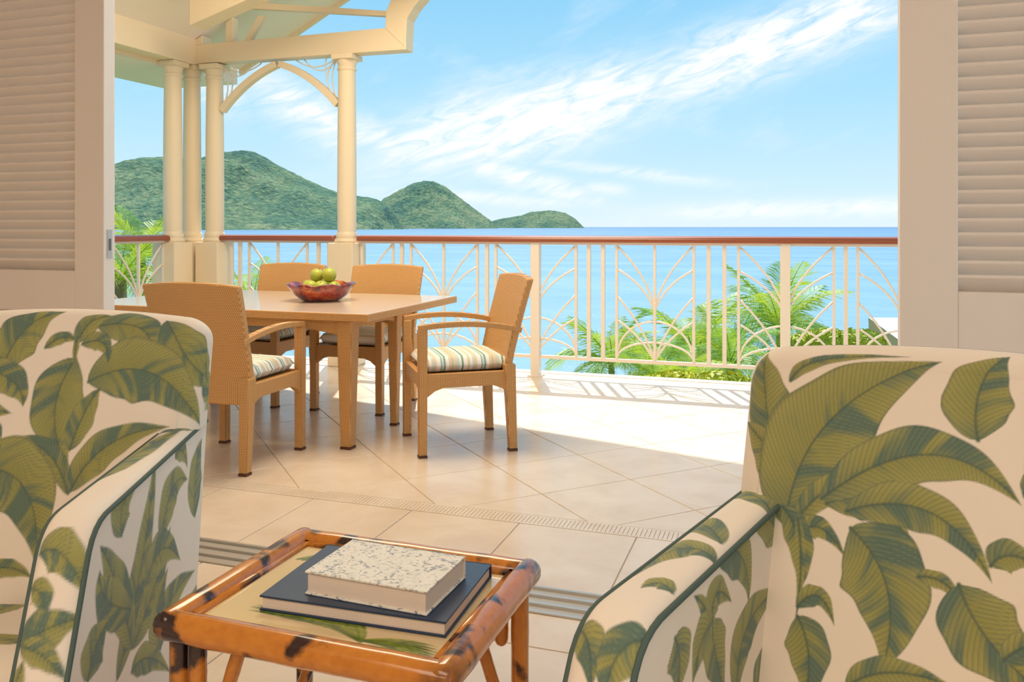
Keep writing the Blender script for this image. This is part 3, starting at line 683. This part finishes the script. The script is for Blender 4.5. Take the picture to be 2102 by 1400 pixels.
LEAVES = {
'R_back': [[-0.289, 0.905, -0.264, 0.964, -0.096, 0.969, 0.011], [-0.309, 0.8, -0.344, 0.882, -0.34, 0.958, 0.045], [-0.268, 0.696, -0.31, 0.804, -0.378, 0.82, 0.036], [0.007, 0.846, -0.012, 0.924, 0.048, 0.993, 0.05], [-0.276, 0.671, -0.273, 0.873, -0.048, 0.963, 0.084], [-0.263, 0.674, -0.201, 0.787, -0.108, 0.752, 0.021], [-0.212, 0.717, -0.138, 0.762, -0.08, 0.681, 0.03], [-0.22, 0.723, -0.049, 0.887, 0.066, 0.762, 0.044], [-0.18, 0.711, -0.038, 0.782, 0.03, 0.65, 0.034], [-0.255, 0.653, -0.227, 0.71, -0.176, 0.642, 0.017], [-0.171, 0.687, -0.081, 0.627, -0.114, 0.498, 0.068], [0.028, 0.673, 0.049, 0.707, 0.093, 0.68, 0.022], [-0.069, 0.637, -0.034, 0.65, -0.003, 0.61, 0.011], [-0.013, 0.638, 0.014, 0.563, 0.1, 0.523, 0.056], [-0.163, 0.462, -0.11, 0.515, -0.016, 0.501, 0.022], [-0.285, 0.7, -0.231, 0.653, -0.248, 0.573, 0.022], [-0.257, 0.686, -0.239, 0.615, -0.248, 0.533, 0.006], [-0.246, 0.555, -0.211, 0.606, -0.187, 0.541, 0.015], [-0.245, 0.54, -0.21, 0.494, -0.227, 0.421, 0.035], [0.046, 0.552, 0.076, 0.59, 0.117, 0.582, 0.018], [0.073, 0.813, 0.098, 0.789, 0.117, 0.739, 0.027]] ,
'R_inner': [[-0.177, 0.458, -0.193, 0.579, 0.021, 0.55, 0.089], [-0.03, 0.405, -0.01, 0.48, 0.031, 0.516, 0.069], [-0.279, 0.599, -0.272, 0.672, -0.201, 0.603, 0.028], [-0.278, 0.598, -0.301, 0.642, -0.337, 0.661, 0.012], [-0.272, 0.6, -0.316, 0.602, -0.341, 0.538, 0.033], [-0.272, 0.603, -0.272, 0.557, -0.226, 0.472, 0.04], [-0.272, 0.622, -0.272, 0.593, -0.269, 0.548, 0.006], [0.01, 0.634, -0.03, 0.704, -0.177, 0.749, 0.049], [-0.272, 0.708, -0.124, 0.681, -0.132, 0.577, 0.051], [-0.396, 0.625, -0.37, 0.595, -0.39, 0.542, 0.037], [-0.106, 0.421, -0.069, 0.453, 0.01, 0.447, 0.04]] ,
'R_top': [[0.157, 0.086, 0.055, -0.015, 0.175, -0.034, 0.108], [0.323, 0.067, 0.215, -0.015, 0.322, -0.038, 0.056], [0.375, 0.079, 0.324, -0.004, 0.532, -0.0, 0.045], [0.498, 0.076, 0.477, 0.044, 0.517, 0.04, 0.017]] ,
'R_front': [[0.608, -0.002, 0.614, 0.035, 0.67, 0.041, 0.021], [0.593, 0.095, 0.615, 0.053, 0.68, 0.064, 0.029]] ,
'L_back': [[-0.109, 0.836, -0.097, 0.949, 0.017, 0.991, 0.057], [0.106, 0.94, 0.252, 0.973, 0.253, 0.847, 0.049], [0.272, 0.962, 0.338, 0.839, 0.42, 0.796, 0.054], [0.108, 0.813, 0.262, 0.905, 0.391, 0.71, 0.074], [0.068, 0.865, -0.001, 0.749, 0.097, 0.622, 0.064], [0.091, 0.665, 0.109, 0.761, 0.141, 0.801, 0.029], [0.104, 0.573, 0.034, 0.717, -0.074, 0.666, 0.026], [0.108, 0.578, 0.153, 0.708, 0.315, 0.715, 0.039], [-0.144, 0.621, 0.035, 0.654, 0.058, 0.42, 0.081], [-0.172, 0.846, -0.047, 0.825, -0.039, 0.757, 0.037], [-0.012, 0.89, 0.028, 0.932, 0.068, 0.902, 0.014], [0.064, 0.902, 0.082, 0.972, 0.142, 0.973, 0.025], [0.077, 0.898, 0.138, 0.927, 0.148, 0.855, 0.021], [0.062, 0.915, 0.062, 0.881, 0.066, 0.848, 0.006], [-0.061, 0.413, 0.001, 0.433, 0.053, 0.401, 0.019], [-0.142, 0.716, -0.098, 0.705, -0.075, 0.653, 0.031]] ,
'L_outer': [[-0.396, 0.347, -0.261, 0.512, -0.211, 0.713, 0.068], [-0.327, 0.37, -0.396, 0.54, -0.465, 0.62, 0.086], [-0.327, 0.37, -0.185, 0.451, -0.129, 0.533, 0.087], [-0.336, 0.449, -0.474, 0.513, -0.465, 0.577, 0.05], [-0.185, 0.297, -0.185, 0.4, 0.026, 0.373, 0.108], [-0.185, 0.297, -0.237, 0.383, -0.143, 0.449, 0.069], [-0.185, 0.522, -0.129, 0.659, -0.024, 0.601, 0.081], [0.026, 0.5, 0.009, 0.619, 0.078, 0.67, 0.067], [-0.511, 0.406, -0.493, 0.463, -0.427, 0.473, 0.089], [-0.332, 0.326, -0.261, 0.346, -0.129, 0.216, 0.03], [-0.1, 0.222, -0.039, 0.279, 0.06, 0.336, 0.096], [-0.261, 0.463, -0.185, 0.553, -0.07, 0.435, 0.058], [-0.375, 0.604, -0.396, 0.683, -0.309, 0.674, 0.073], [-0.1, 0.672, -0.055, 0.703, -0.024, 0.628, 0.027]] ,
'L_top': [[0.409, 0.133, 0.238, 0.131, 0.153, 0.056, 0.116], [0.432, 0.083, 0.296, 0.063, 0.062, 0.02, 0.086], [0.136, 0.063, 0.062, 0.032, 0.079, -0.021, 0.052]] ,
'L_front': [[0.641, 0.08, 0.613, 0.034, 0.705, -0.009, 0.036], [0.695, 0.085, 0.691, 0.052, 0.744, 0.05, 0.021], [0.78, 0.084, 0.75, 0.04, 0.735, -0.011, 0.04], [0.78, 0.084, 0.786, 0.033, 0.828, 0.0, 0.02], [0.844, 0.082, 0.823, 0.074, 0.8, 0.071, 0.012]] ,
}
WMAX = {'back': .09, 'inner': .042, 'top': .030, 'front': .034, 'outer': .046}
def rand_leaves(n, lo, hi, seed, hw=(.015,.04)):
    r = random.Random(seed); out = []
    for _ in range(n):
        b = (r.uniform(lo[0],hi[0]), r.uniform(lo[1],hi[1])); a = r.uniform(0,2*math.pi); L = r.uniform(.10,.22); bd = r.uniform(-.5,.5)
        t = (b[0]+L*math.cos(a), b[1]+L*math.sin(a)); c = (b[0]+L*.5*math.cos(a+bd), b[1]+L*.5*math.sin(a+bd)); out.append([*b,*c,*t,r.uniform(*hw)])
    return out

# ================================================================== ARMCHAIRS
A = dict(W=.368, s=math.tan(.0879), Ha=.7034, Hf=.6646, yf=-.4902, yb=-.7169, th=.0735, thf=.089, top=.9478, lean=.1627, bt=.0868, crown=.030)
def ry(H): return A['lean']*(H-.13)/.83
def fy(H): return -A['bt']+A['lean']*(H-.42)/.5
def arm_path(n_s):
    """side outline of the arm: rear top -> bend -> front bottom, (y,H) with rounded bend"""
    p0 = np.array([ry(A['Ha']), A['Ha']]); p1 = np.array([A['yf'], A['Hf']]); p2 = np.array([A['yb'], .13])
    d0 = (p0-p1)/np.linalg.norm(p0-p1); d2 = (p2-p1)/np.linalg.norm(p2-p1); r = .055
    arc = np.array([(1-t)**2*(p1+d0*r)+2*t*(1-t)*p1+t*t*(p1+d2*r) for t in np.linspace(0,1,24)])
    pts = np.vstack([p0[None], arc, p2[None]]); s = np.concatenate([[0], np.cumsum(np.linalg.norm(np.diff(pts,axis=0),axis=1))])
    ss = np.linspace(0, s[-1], n_s); return np.stack([np.interp(ss,s,pts[:,0]), np.interp(ss,s,pts[:,1])],1), ss
def armchair(key, loc, rz, label, res, keys):
    c = empty('armchair', loc, rz); tag(c, label, 'armchair', 'leaf-print armchairs')
    fab = M['leaf_fabric']
    # ---- back: rings of a rounded slab, narrow between the arms, full width above them
    rows = int(.66/res); zs = np.concatenate([np.linspace(.30,.948,rows)]); Wt = .3715; rc = .042
    nfront = int(.74/res); nside = 70; nback = 40
    ring = []   # unit ring description: (kind, u)
    P = []; UV = []
    tops = np.linspace(0, math.pi/2, 30)[1:]
    allrows = [(z, 0.) for z in zs-.034] + [(.914+.034*math.sin(a), .040*(1-math.cos(a))) for a in tops]
    th = np.linspace(0, math.pi/2, nside//2)
    for z, shrink in allrows:
        H = z; wd = (Wt if H > .700 else .343)
        if .688 < H <= .700: wd = .343+(Wt-.343)*(H-.688)/.012
        cz = max(0., H-.888)/.060; wd -= shrink*.5+.045*(1-math.sqrt(max(0., 1-min(1,cz)**2)))
        y0 = fy(min(H,.914))+shrink; y1 = max(ry(min(H,.914))-shrink, fy(min(H,.914))+shrink+.002)
        r = min(rc, (y1-y0)/2*.98); r = max(r, .001)
        fx = np.linspace(-wd+r, wd-r, nfront)
        bul = .012*np.maximum(0, 1-(fx/wd)**4)*(np.sin(np.clip((H-.30)/.66,0,1)*math.pi))
        front = np.stack([fx, y0-bul],1)
        cr = np.stack([wd-r+r*np.sin(th), y0+r-r*np.cos(th)],1); cr2 = np.stack([wd-r+r*np.cos(th), y1-r+r*np.sin(th)],1)
        back = np.stack([np.linspace(wd-r, -wd+r, nback), np.full(nback, y1)],1)
        ringp = np.vstack([front, cr[1:], cr2, back[1:-1], cr2[::-1]*[-1,1], cr[::-1][:-1]*[-1,1]])
        seg = np.linalg.norm(np.diff(np.vstack([ringp, ringp[:1]]),axis=0),axis=1); s = np.concatenate([[0],np.cumsum(seg)[:-1]])-(wd-r)
        tot = seg.sum(); s = np.where(s > tot/2-(wd-r)+.0, s-tot, s) if False else s
        neg = ringp[:,0] < -(wd-r)-1e-6; s = np.where(neg | ((ringp[:,0] < 0)&(ringp[:,1] > (y0+y1)/2)), s-tot, s)
        zc = z + A['crown']*np.maximum(0,1-(ringp[:,0]/.38)**2)*np.clip((H-.6)/.35,0,1)
        P.append(np.column_stack([ringp, zc])); UV.append(np.column_stack([s, zc + (shrink if z > .914 else 0)]))
    cols = len(P[0]); V = np.vstack(P); U = np.vstack(UV)
    bk = grid_mesh('backrest', V, len(P), cols, fab, c, wrap=True)
    colour_mesh(bk, paint(U, LEAVES.get(key+'_back', [])+(rand_leaves(9, (.17,.36),(.40,.86), 3) if key == 'R' else rand_leaves(9, (-.36,.36),(-.22,.86), 13))+rand_leaves(9, (.45,.4),(1.1,.9), 5), 5, wmax=WMAX['back'], aa=res*1.3))
    # ---- arms
    for sg, side in ((1,'p'),(-1,'n')):
        ar = res*(1.25 if side == keys else 3.0)
        ns = int(1.15/ar); na = max(8, int(.10/ar)); path, ss = arm_path(ns)
        fr = np.clip(ss/.58,0,1); tw = A['th']+(A['thf']-A['th'])*fr
        hx = A['W']-A['s']*path[:,0]
        a = np.linspace(0,1,na)
        tang = np.gradient(path,axis=0); tang /= np.linalg.norm(tang,axis=1)[:,None]; nrm = np.stack([-tang[:,1], tang[:,0]],1)
        nrm *= np.where(nrm[:,1:2]+nrm[:,0:1]*-1 > 0, 1, -1)
        cr = .014*(1-(2*a-1)**4)
        Vt = np.stack([np.outer(hx,np.ones(na))-np.outer(tw,a), path[:,0][:,None]+nrm[:,0][:,None]*cr, path[:,1][:,None]+nrm[:,1][:,None]*cr],2)
        Vt[...,0] *= sg
        top_uv = np.stack([np.outer(ss,np.ones(na)), np.outer(tw,a)],2).reshape(-1,2)
        lv = [l[:6]+[min(l[6],WMAX['top'])] for l in LEAVES.get(key+'_top',[])]+[l[:6]+[min(l[6],WMAX['front'])] for l in LEAVES.get(key+'_front',[])]
        if side != keys: lv = rand_leaves(12, (0,0),(1.1,.09), 8)
        o = grid_mesh('arm', Vt.reshape(-1,3), ns, na, fab, c); colour_mesh(o, paint(top_uv, lv, 9, aa=ar*1.3))
        # side cheeks (outer then inner): fan from the low rear corner
        nr = int(.62/ar)
        t = np.linspace(0,1,nr)
        for nm, off, lk in (('outer_cheek', 0., '_outer'), ('inner_cheek', 1., '_inner')):
            base_ = np.array([.0,.13]); d = path-base_
            YH = base_[None,None]+d[:,None,:]*t[None,:,None]
            hxx = A['W']-A['s']*YH[...,0]; tww = A['th']+(A['thf']-A['th'])*np.clip(-YH[...,0]/.49,0,1)
            Vs = np.stack([sg*(hxx-off*tww), YH[...,0], YH[...,1]],2).reshape(-1,3)
            lv = LEAVES.get(key+lk, []) if side == keys else rand_leaves(16, (-.6,.15),(.1,.65), 4)
            if side == keys and not lv: lv = rand_leaves(16, (-.6,.15),(.1,.65), 6)
            q = grid_mesh(nm, Vs, ns, nr, fab, o); colour_mesh(q, paint(YH.reshape(-1,2), lv, 12, wmax=WMAX[lk[1:]], aa=ar*1.3))
        # rear closing strip of the arm
        zz = np.linspace(.13,A['Ha'],30)
        Vr = np.stack([np.stack([sg*(A['W']-A['s']*ry(zz)), ry(zz), zz],1), np.stack([sg*(A['W']-A['s']*ry(zz)-A['th']), ry(zz), zz],1)],1).reshape(-1,3)
        q = grid_mesh('rear_strip', Vr, 30, 2, fab, o); colour_mesh(q, np.tile(BG,(60,1)))
        # piping along both edges
        pp, _ = arm_path(60); hx2 = A['W']-A['s']*pp[:,0]; tw2 = A['th']+(A['thf']-A['th'])*np.clip(_/.58,0,1)
        for off in (0.,1.):
            MB().tube([(sg*(hx2[k]-off*tw2[k]), pp[k,0], pp[k,1]+.001) for k in range(60)], .0048, 8).build('piping', M['piping'], o, smooth='all')
    # ---- seat base, cushion, legs
    hwf = A['W']-A['s']*-.60-A['thf']
    MB().hexa([(-.30,-.10,.13),(-hwf,-.63,.13),(hwf,-.63,.13),(.30,-.10,.13)], [(-.30,-.10,.27),(-hwf,-.60,.27),(hwf,-.60,.27),(.30,-.10,.27)]).build('seat_base', M['leaf_fabric'], c)
    sb = c.children[-1]; colour_mesh(sb, np.tile(BG,(8,1)))
    n = 90; uu = np.linspace(-1,1,n); Ug, Vg = np.meshgrid(uu, uu, indexing='ij')
    yv = -.36+.255*Vg; hw_ = (A['W']-A['s']*yv-.095); e = np.maximum(abs(Ug),abs(Vg)); k = 1-np.clip((e-.84)/.16,0,1)**2.2
    Zt = .315+.062*k+.012*(1-Ug**2)*(1-Vg**2)-.02*Vg; Zb = .315-.045*k-.02*Vg
    Vc = np.stack([Ug*hw_, yv, Zt],2).reshape(-1,3)
    sc2 = grid_mesh('seat_cushion', Vc, n, n, fab, c); colour_mesh(sc2, paint(np.stack([Ug*hw_, yv],2).reshape(-1,2), rand_leaves(14, (-.3,-.6),(.3,-.1), 21), 2))
    Vc2 = np.stack([Ug*hw_, yv, Zb],2).reshape(-1,3); q = grid_mesh('cushion_underside', Vc2, n, n, fab, sc2); colour_mesh(q, np.tile(BG,(n*n,1)))
    for x_, y_ in ((-.33,-.04),(.33,-.04),(-.37,-.62),(.37,-.62)):
        tapered_leg(MB(), x_, y_, 0, .135, .016, .026).build('leg', M['dark_wood'], c, bevel=.004)
    return c
CY, SY = math.cos(YAW), math.sin(YAW)
def cam2world(X, Z): return (X*CY-Z*SY, X*SY+Z*CY, 0)
armchair('L', cam2world(-1.1123,1.938), YAW-.0441, 'leaf-print armchair whose sunlit outer side stands beside the bamboo table', .0028, 'p')
armchair('R', cam2world(.7037,1.2705), YAW-.5901, 'leaf-print armchair turned towards the bamboo table, in front of the railing palms', .0018, 'n')

# ================================================================== BAMBOO SIDE TABLE, BOOKS
st = empty('bamboo_side_table', (-.733,1.331,0)); tag(st, 'scorched bamboo side table with a palm-print glazed top', 'side table'); st.rotation_euler = (0,0,math.radians(-.8))
HX, HY, HT = .252, .198, .512
def pole(a, b, r, name, parent=st, round_ends=True, mat_='bamboo'):
    a, b = Vector(a), Vector(b); L = (b-a).length; d = (b-a)/L
    ks = [(0,.35),(.004,.72),(.010,.93),(.018,1)]
    pts = []; rs = []
    for s, k in ks: pts.append(a+d*s); rs.append(r*(k if round_ends else 1))
    for i in range(1,12):
        pts.append(a+d*(.018+(L-.036)*i/12)); rs.append(r*(1.0+(.035 if i % 4 == 2 else 0)))
    for s, k in ks[::-1]: pts.append(b-d*s); rs.append(r*(k if round_ends else 1))
    return MB().tube(pts, rs, 16).build(name, M[mat_], parent, smooth='all')
for sy in (-1,1): pole((-HX-.022,sy*HY,HT),(HX+.022,sy*HY,HT), .0245, 'frame_pole')
for sx in (-1,1): pole((sx*HX,-HY-.022,HT+.001),(sx*HX,HY+.022,HT+.001), .025, 'frame_pole')
for sy in (-1,1): MB().tube([(-HX+.02,sy*(HY-.026),HT+.004),(HX-.02,sy*(HY-.026),HT+.004)], .009, 8).build('inner_strip', M['bamboo'], st, smooth='all')
for sx in (-1,1): MB().tube([(sx*(HX-.026),-HY+.02,HT+.004),(sx*(HX-.026),HY-.02,HT+.004)], .009, 8).build('inner_strip', M['bamboo'], st, smooth='all')
for sx in (-1,1):
    for sy in (-1,1):
        pole((sx*(HX-.012),sy*(HY-.012),0),(sx*(HX-.012),sy*(HY-.012),HT-.012), .017, 'leg')
        pole((sx*(HX-.05),sy*(HY-.012),.37),(sx*(HX-.05),sy*(HY-.012),HT-.014), .014, 'corner_block')
        pole((sx*(HX-.022),sy*(HY-.045),.22),(sx*(HX-.13),sy*(HY-.025),HT-.012), .012, 'brace')
for sy in (-1,1): pole((-HX+.02,sy*(HY-.012),.16),(HX-.02,sy*(HY-.012),.16), .012, 'stretcher')
# glazed top with a printed palm frond
nu, nv = 190, 150; gx = np.linspace(-HX+.022,HX-.022,nu); gy = np.linspace(-HY+.022,HY-.022,nv); GX, GY = np.meshgrid(gx,gy,indexing='ij')
gt = grid_mesh('glazed_top', np.stack([GX,GY,np.full_like(GX,HT+.004)],2).reshape(-1,3), nu, nv, M['glazed_print'], st)
lv = []; rr = random.Random(4); hub = (.085,-.150)
for k in range(22):
    a = math.pi*(.62+.42*k/21); L = rr.uniform(.14,.20); b_ = (hub[0]-.07*(k/21), hub[1]+.006*k/4)
    t_ = (b_[0]+L*math.cos(a), b_[1]+L*math.sin(a)*.42+.012); lv.append([*b_, b_[0]+.5*L*math.cos(a-.1), b_[1]+.012+.3*L*math.sin(a), *t_, .0055])
for k in range(8):
    b_ = (hub[0]+.005*k, hub[1]+.004); lv.append([*b_, b_[0]+.06, b_[1]+.03-.006*k, b_[0]+.125, b_[1]+.022-.009*k, .0045])
for k in range(7): lv.append([-.20+.012*k,.10, -.16+.01*k,.14, -.13+.02*k,.165, .005])
OLs, OL2s, TEs = OL.copy(), OL2.copy(), TE.copy()
OL[:] = (.22,.30,.02); OL2[:] = (.42,.48,.06); TE[:] = (.10,.17,.02)
colour_mesh(gt, paint(np.stack([GX,GY],2).reshape(-1,2), lv, 3, bg=np.array([.74,.58,.33]), vein=.02))
OL[:], OL2[:], TE[:] = OLs, OL2s, TEs
MB().box((-HX+.015,-HY+.015,HT-.006),(HX-.015,HY-.015,HT+.003)).build('top_board', M['bamboo'], st)
def book(name, cx, cy, z, L, W_, H, rz, cover, label):
    b = empty(name, (*cam2world(cx,cy)[:2], z), YAW+rz); tag(b, label, 'book', 'books on the bamboo table'); ct = .0035
    MB().box((-L/2,-W_/2,0),(L/2,W_/2,ct)).build('back_cover', M[cover], b, bevel=.001)
    MB().box((-L/2,-W_/2,H-ct),(L/2,W_/2,H)).build('front_cover', M[cover], b, bevel=.001)
    MB().box((-L/2+.004,-W_/2+.004,ct),(L/2-.004,W_/2-.003,H-ct)).build('page_block', M['page_block'], b)
    MB().box((-L/2,W_/2-.003,0),(L/2,W_/2,H)).build('spine', M[cover], b)
    return b
book('book', -.238, 1.500, HT+.0045, .345, .240, .026, math.radians(-16.5), 'navy_cover', 'large navy hardcover book lying on the bamboo table')
book('book', -.222, 1.470, HT+.0310, .235, .158, .040, math.radians(-20.5), 'speckled_cover', 'thick speckled white book on top of the navy one')

# ================================================================== PLANTS BEYOND THE RAILING
def frond_mesh(L, seed, droop):
    r = random.Random(seed); m_ = MB(); N = 44
    def P(t): return Vector((L*t*(1-.22*t*droop), 0, L*(.42*t-droop*.75*t*t)))
    m_.tube([P(i/12) for i in range(13)], [.016*(1-.8*i/12) for i in range(13)], 5)
    for i in range(3, N):
        t = i/N; p = P(t); d = (P(min(1,t+.02))-P(t-.02)).normalized()
        ll = L*.34*math.sin(math.pi*min(1,t*.92+.12))**.7*r.uniform(.85,1.1)
        for sg in (-1,1):
            sd = Vector((0,sg,0)); out = (sd*.80+d*(.55+.35*t)+Vector((0,0,r.uniform(-.10,.22)))).normalized()
            tip = p+out*ll+Vector((0,0,-ll*.30)); mid = p+out*ll*.5+Vector((0,0,ll*.02)); wv = d*.013*(L/1.8)
            n = len(m_.v); m_.v += [tuple(p-wv*.6), tuple(p+wv*.6), tuple(mid+wv), tuple(mid-wv), tuple(tip)]
            m_.f += [(n,n+1,n+2,n+3),(n+3,n+2,n+4)]
    return m_
FR = []
for k in range(5):
    m_ = frond_mesh(1.7+.25*(k % 3), 50+k, .35+.22*k)
    me = bpy.data.meshes.new('frond'); me.from_pydata([tuple(p) for p in m_.v], [], m_.f); me.materials.append(M['palm_leaf']); FR.append(me)
def ground_z(y): return float(np.interp(y, [6.6,22,34], [-4.2,-6.0,-9.6]))
def palm(x, y, z, scale, nf, seed, label):
    ground = ground_z(y); r = random.Random(seed); p = empty('palm_tree', (x,y,ground)); tag(p, label, 'palm', 'palms below the terrace')
    MB().tube([(0,0,-.4),(.05,0,(z-ground)*.5),(0,0,z-ground)], [.13,.10,.08], 9).build('trunk', M['palm_trunk'], p, smooth='all')
    for k in range(nf):
        up = k/nf; o = bpy.data.objects.new('frond', FR[min(4,int((1-up)*5))]); COL.objects.link(o); o.parent = p
        o.location = (0,0,z-ground); o.rotation_euler = (r.uniform(-.2,.2), -(-.15+1.0*up**1.4)+r.uniform(-.15,.15), k*2.399+r.uniform(-.3,.3)); o.scale = (scale*r.uniform(.85,1.12),)*3
    return p
for (x_, y_, z_, s_, nf, sd_, lb) in [(-4.48, 21.7, -2.431, 1.05, 22, 11, 'bushy palm showing through the railing at the far end of the clump'),
        (-1.84, 12.04, -1.001, 0.54, 18, 12, 'low palm between the clump and the terrace edge'),
        (-1.96, 18.33, -1.668, 0.95, 22, 13, 'bright palm in the middle of the clump beyond the railing'),
        (-0.97, 14.97, -1.2, 0.73, 18, 14, 'palm beside the tall one, behind the leaf-print armchair'),
        (-0.28, 26.27, -1.849, 1.48, 20, 15, 'tall palm rising behind a railing post with a long arching frond'),
        (-1.23, 10.13, -0.785, 0.44, 14, 16, 'small palm crouching at the terrace edge'),
        (-12.09, 13.14, 0.614, 0.78, 18, 17, 'tall palm standing beyond the side railing'),
        (-7.59, 7.9, 0.545, 0.57, 16, 18, 'lower palm beyond the side railing near the shutter'),
        (-7.61, 10.53, 0.057, 0.56, 14, 19, 'palm behind the short railing under the arch')]:
    palm(x_, y_, z_, s_, nf, sd_, lb)
def shrub(x, y, z, r_, seed, label, n=1100):
    rn = random.Random(seed); p = empty('shrub', (x,y,z-r_*.6)); tag(p, label, 'shrub', 'shrubs below the terrace'); m_ = MB()
    for _ in range(n):
        a, b = rn.uniform(0,2*math.pi), math.acos(rn.uniform(-.3,1)); d = Vector((math.sin(b)*math.cos(a), math.sin(b)*math.sin(a), math.cos(b)*.55)); q = d*r_*rn.uniform(.75,1.05)+Vector((0,0,r_*.6))
        u = Vector((rn.gauss(0,1),rn.gauss(0,1),rn.gauss(0,1))).normalized(); v_ = u.cross(d).normalized(); l = .09*r_*rn.uniform(.7,1.5)
        k = len(m_.v); m_.v += [tuple(q-v_*l), tuple(q+u*l*.4), tuple(q+v_*l), tuple(q-u*l*.4)]; m_.f.append((k,k+1,k+2,k+3))
    tag(m_.build('foliage', M['shrub_leaf'], p), kind='stuff')
    MB().tube([(0,0,ground_z(y)-.1-(z-r_*.6)),(0,0,r_*.8)], [.05,.03], 6).build('stem', M['palm_trunk'], p)
for (q, r_, lb) in [((-0.67, 8.84, -0.535), 0.39, 'larger yellow-green shrub between the terrace edge and the palms'),
        ((-0.99, 7.84, -0.343), 0.32, 'small yellow-green shrub pressed against the outside of the terrace edge'),
        ((0.67, 16.04, -0.938), 0.5, 'shrub beside the tall palm'),
        ((1.07, 14.28, -0.668), 0.4, 'yellow shrub next to the white roof'),
        ((0.34, 18.36, -1.323), 0.52, 'green shrub under the long arching frond')]:
    shrub(*q, r_, int(r_*100)+int(abs(q[0])*10), lb)
# neighbouring pavilion with a pale roof
q = (2.09, 17.05, -0.516); pv = empty('pavilion', (q[0],q[1],-5)); tag(pv, 'pale pavilion roof beyond the railing by the shutter', 'building'); pv.rotation_euler = (0,0,YAW)
zt = q[2]+5
MB().raw([(-.72,0,zt),(2.4,0,zt),(3.4,-1.5,zt-.8),(-.05,-1.5,zt-.8),(-.05,1.5,zt-.8),(3.4,1.5,zt-.8)], [(0,1,2,3),(1,0,4,5),(1,5,2)]).build('roof', M['roof_sheet'], pv)
MB().raw([(-.71,0,zt-.012),(-.04,-1.5,zt-.81),(-.04,1.5,zt-.81),(.1,0,zt-.4)], [(0,1,2),(0,1,3),(0,3,2),(1,2,3)]).build('gable', M['roof_fascia'], pv)
MB().box((.0,-1.46,zt-.92),(3.36,1.46,zt-.801)).build('fascia', M['roof_fascia'], pv)
MB().box((.3,-1.2,-1.3),(3.1,1.2,zt-.92)).build('wall', M['white_paint'], pv)
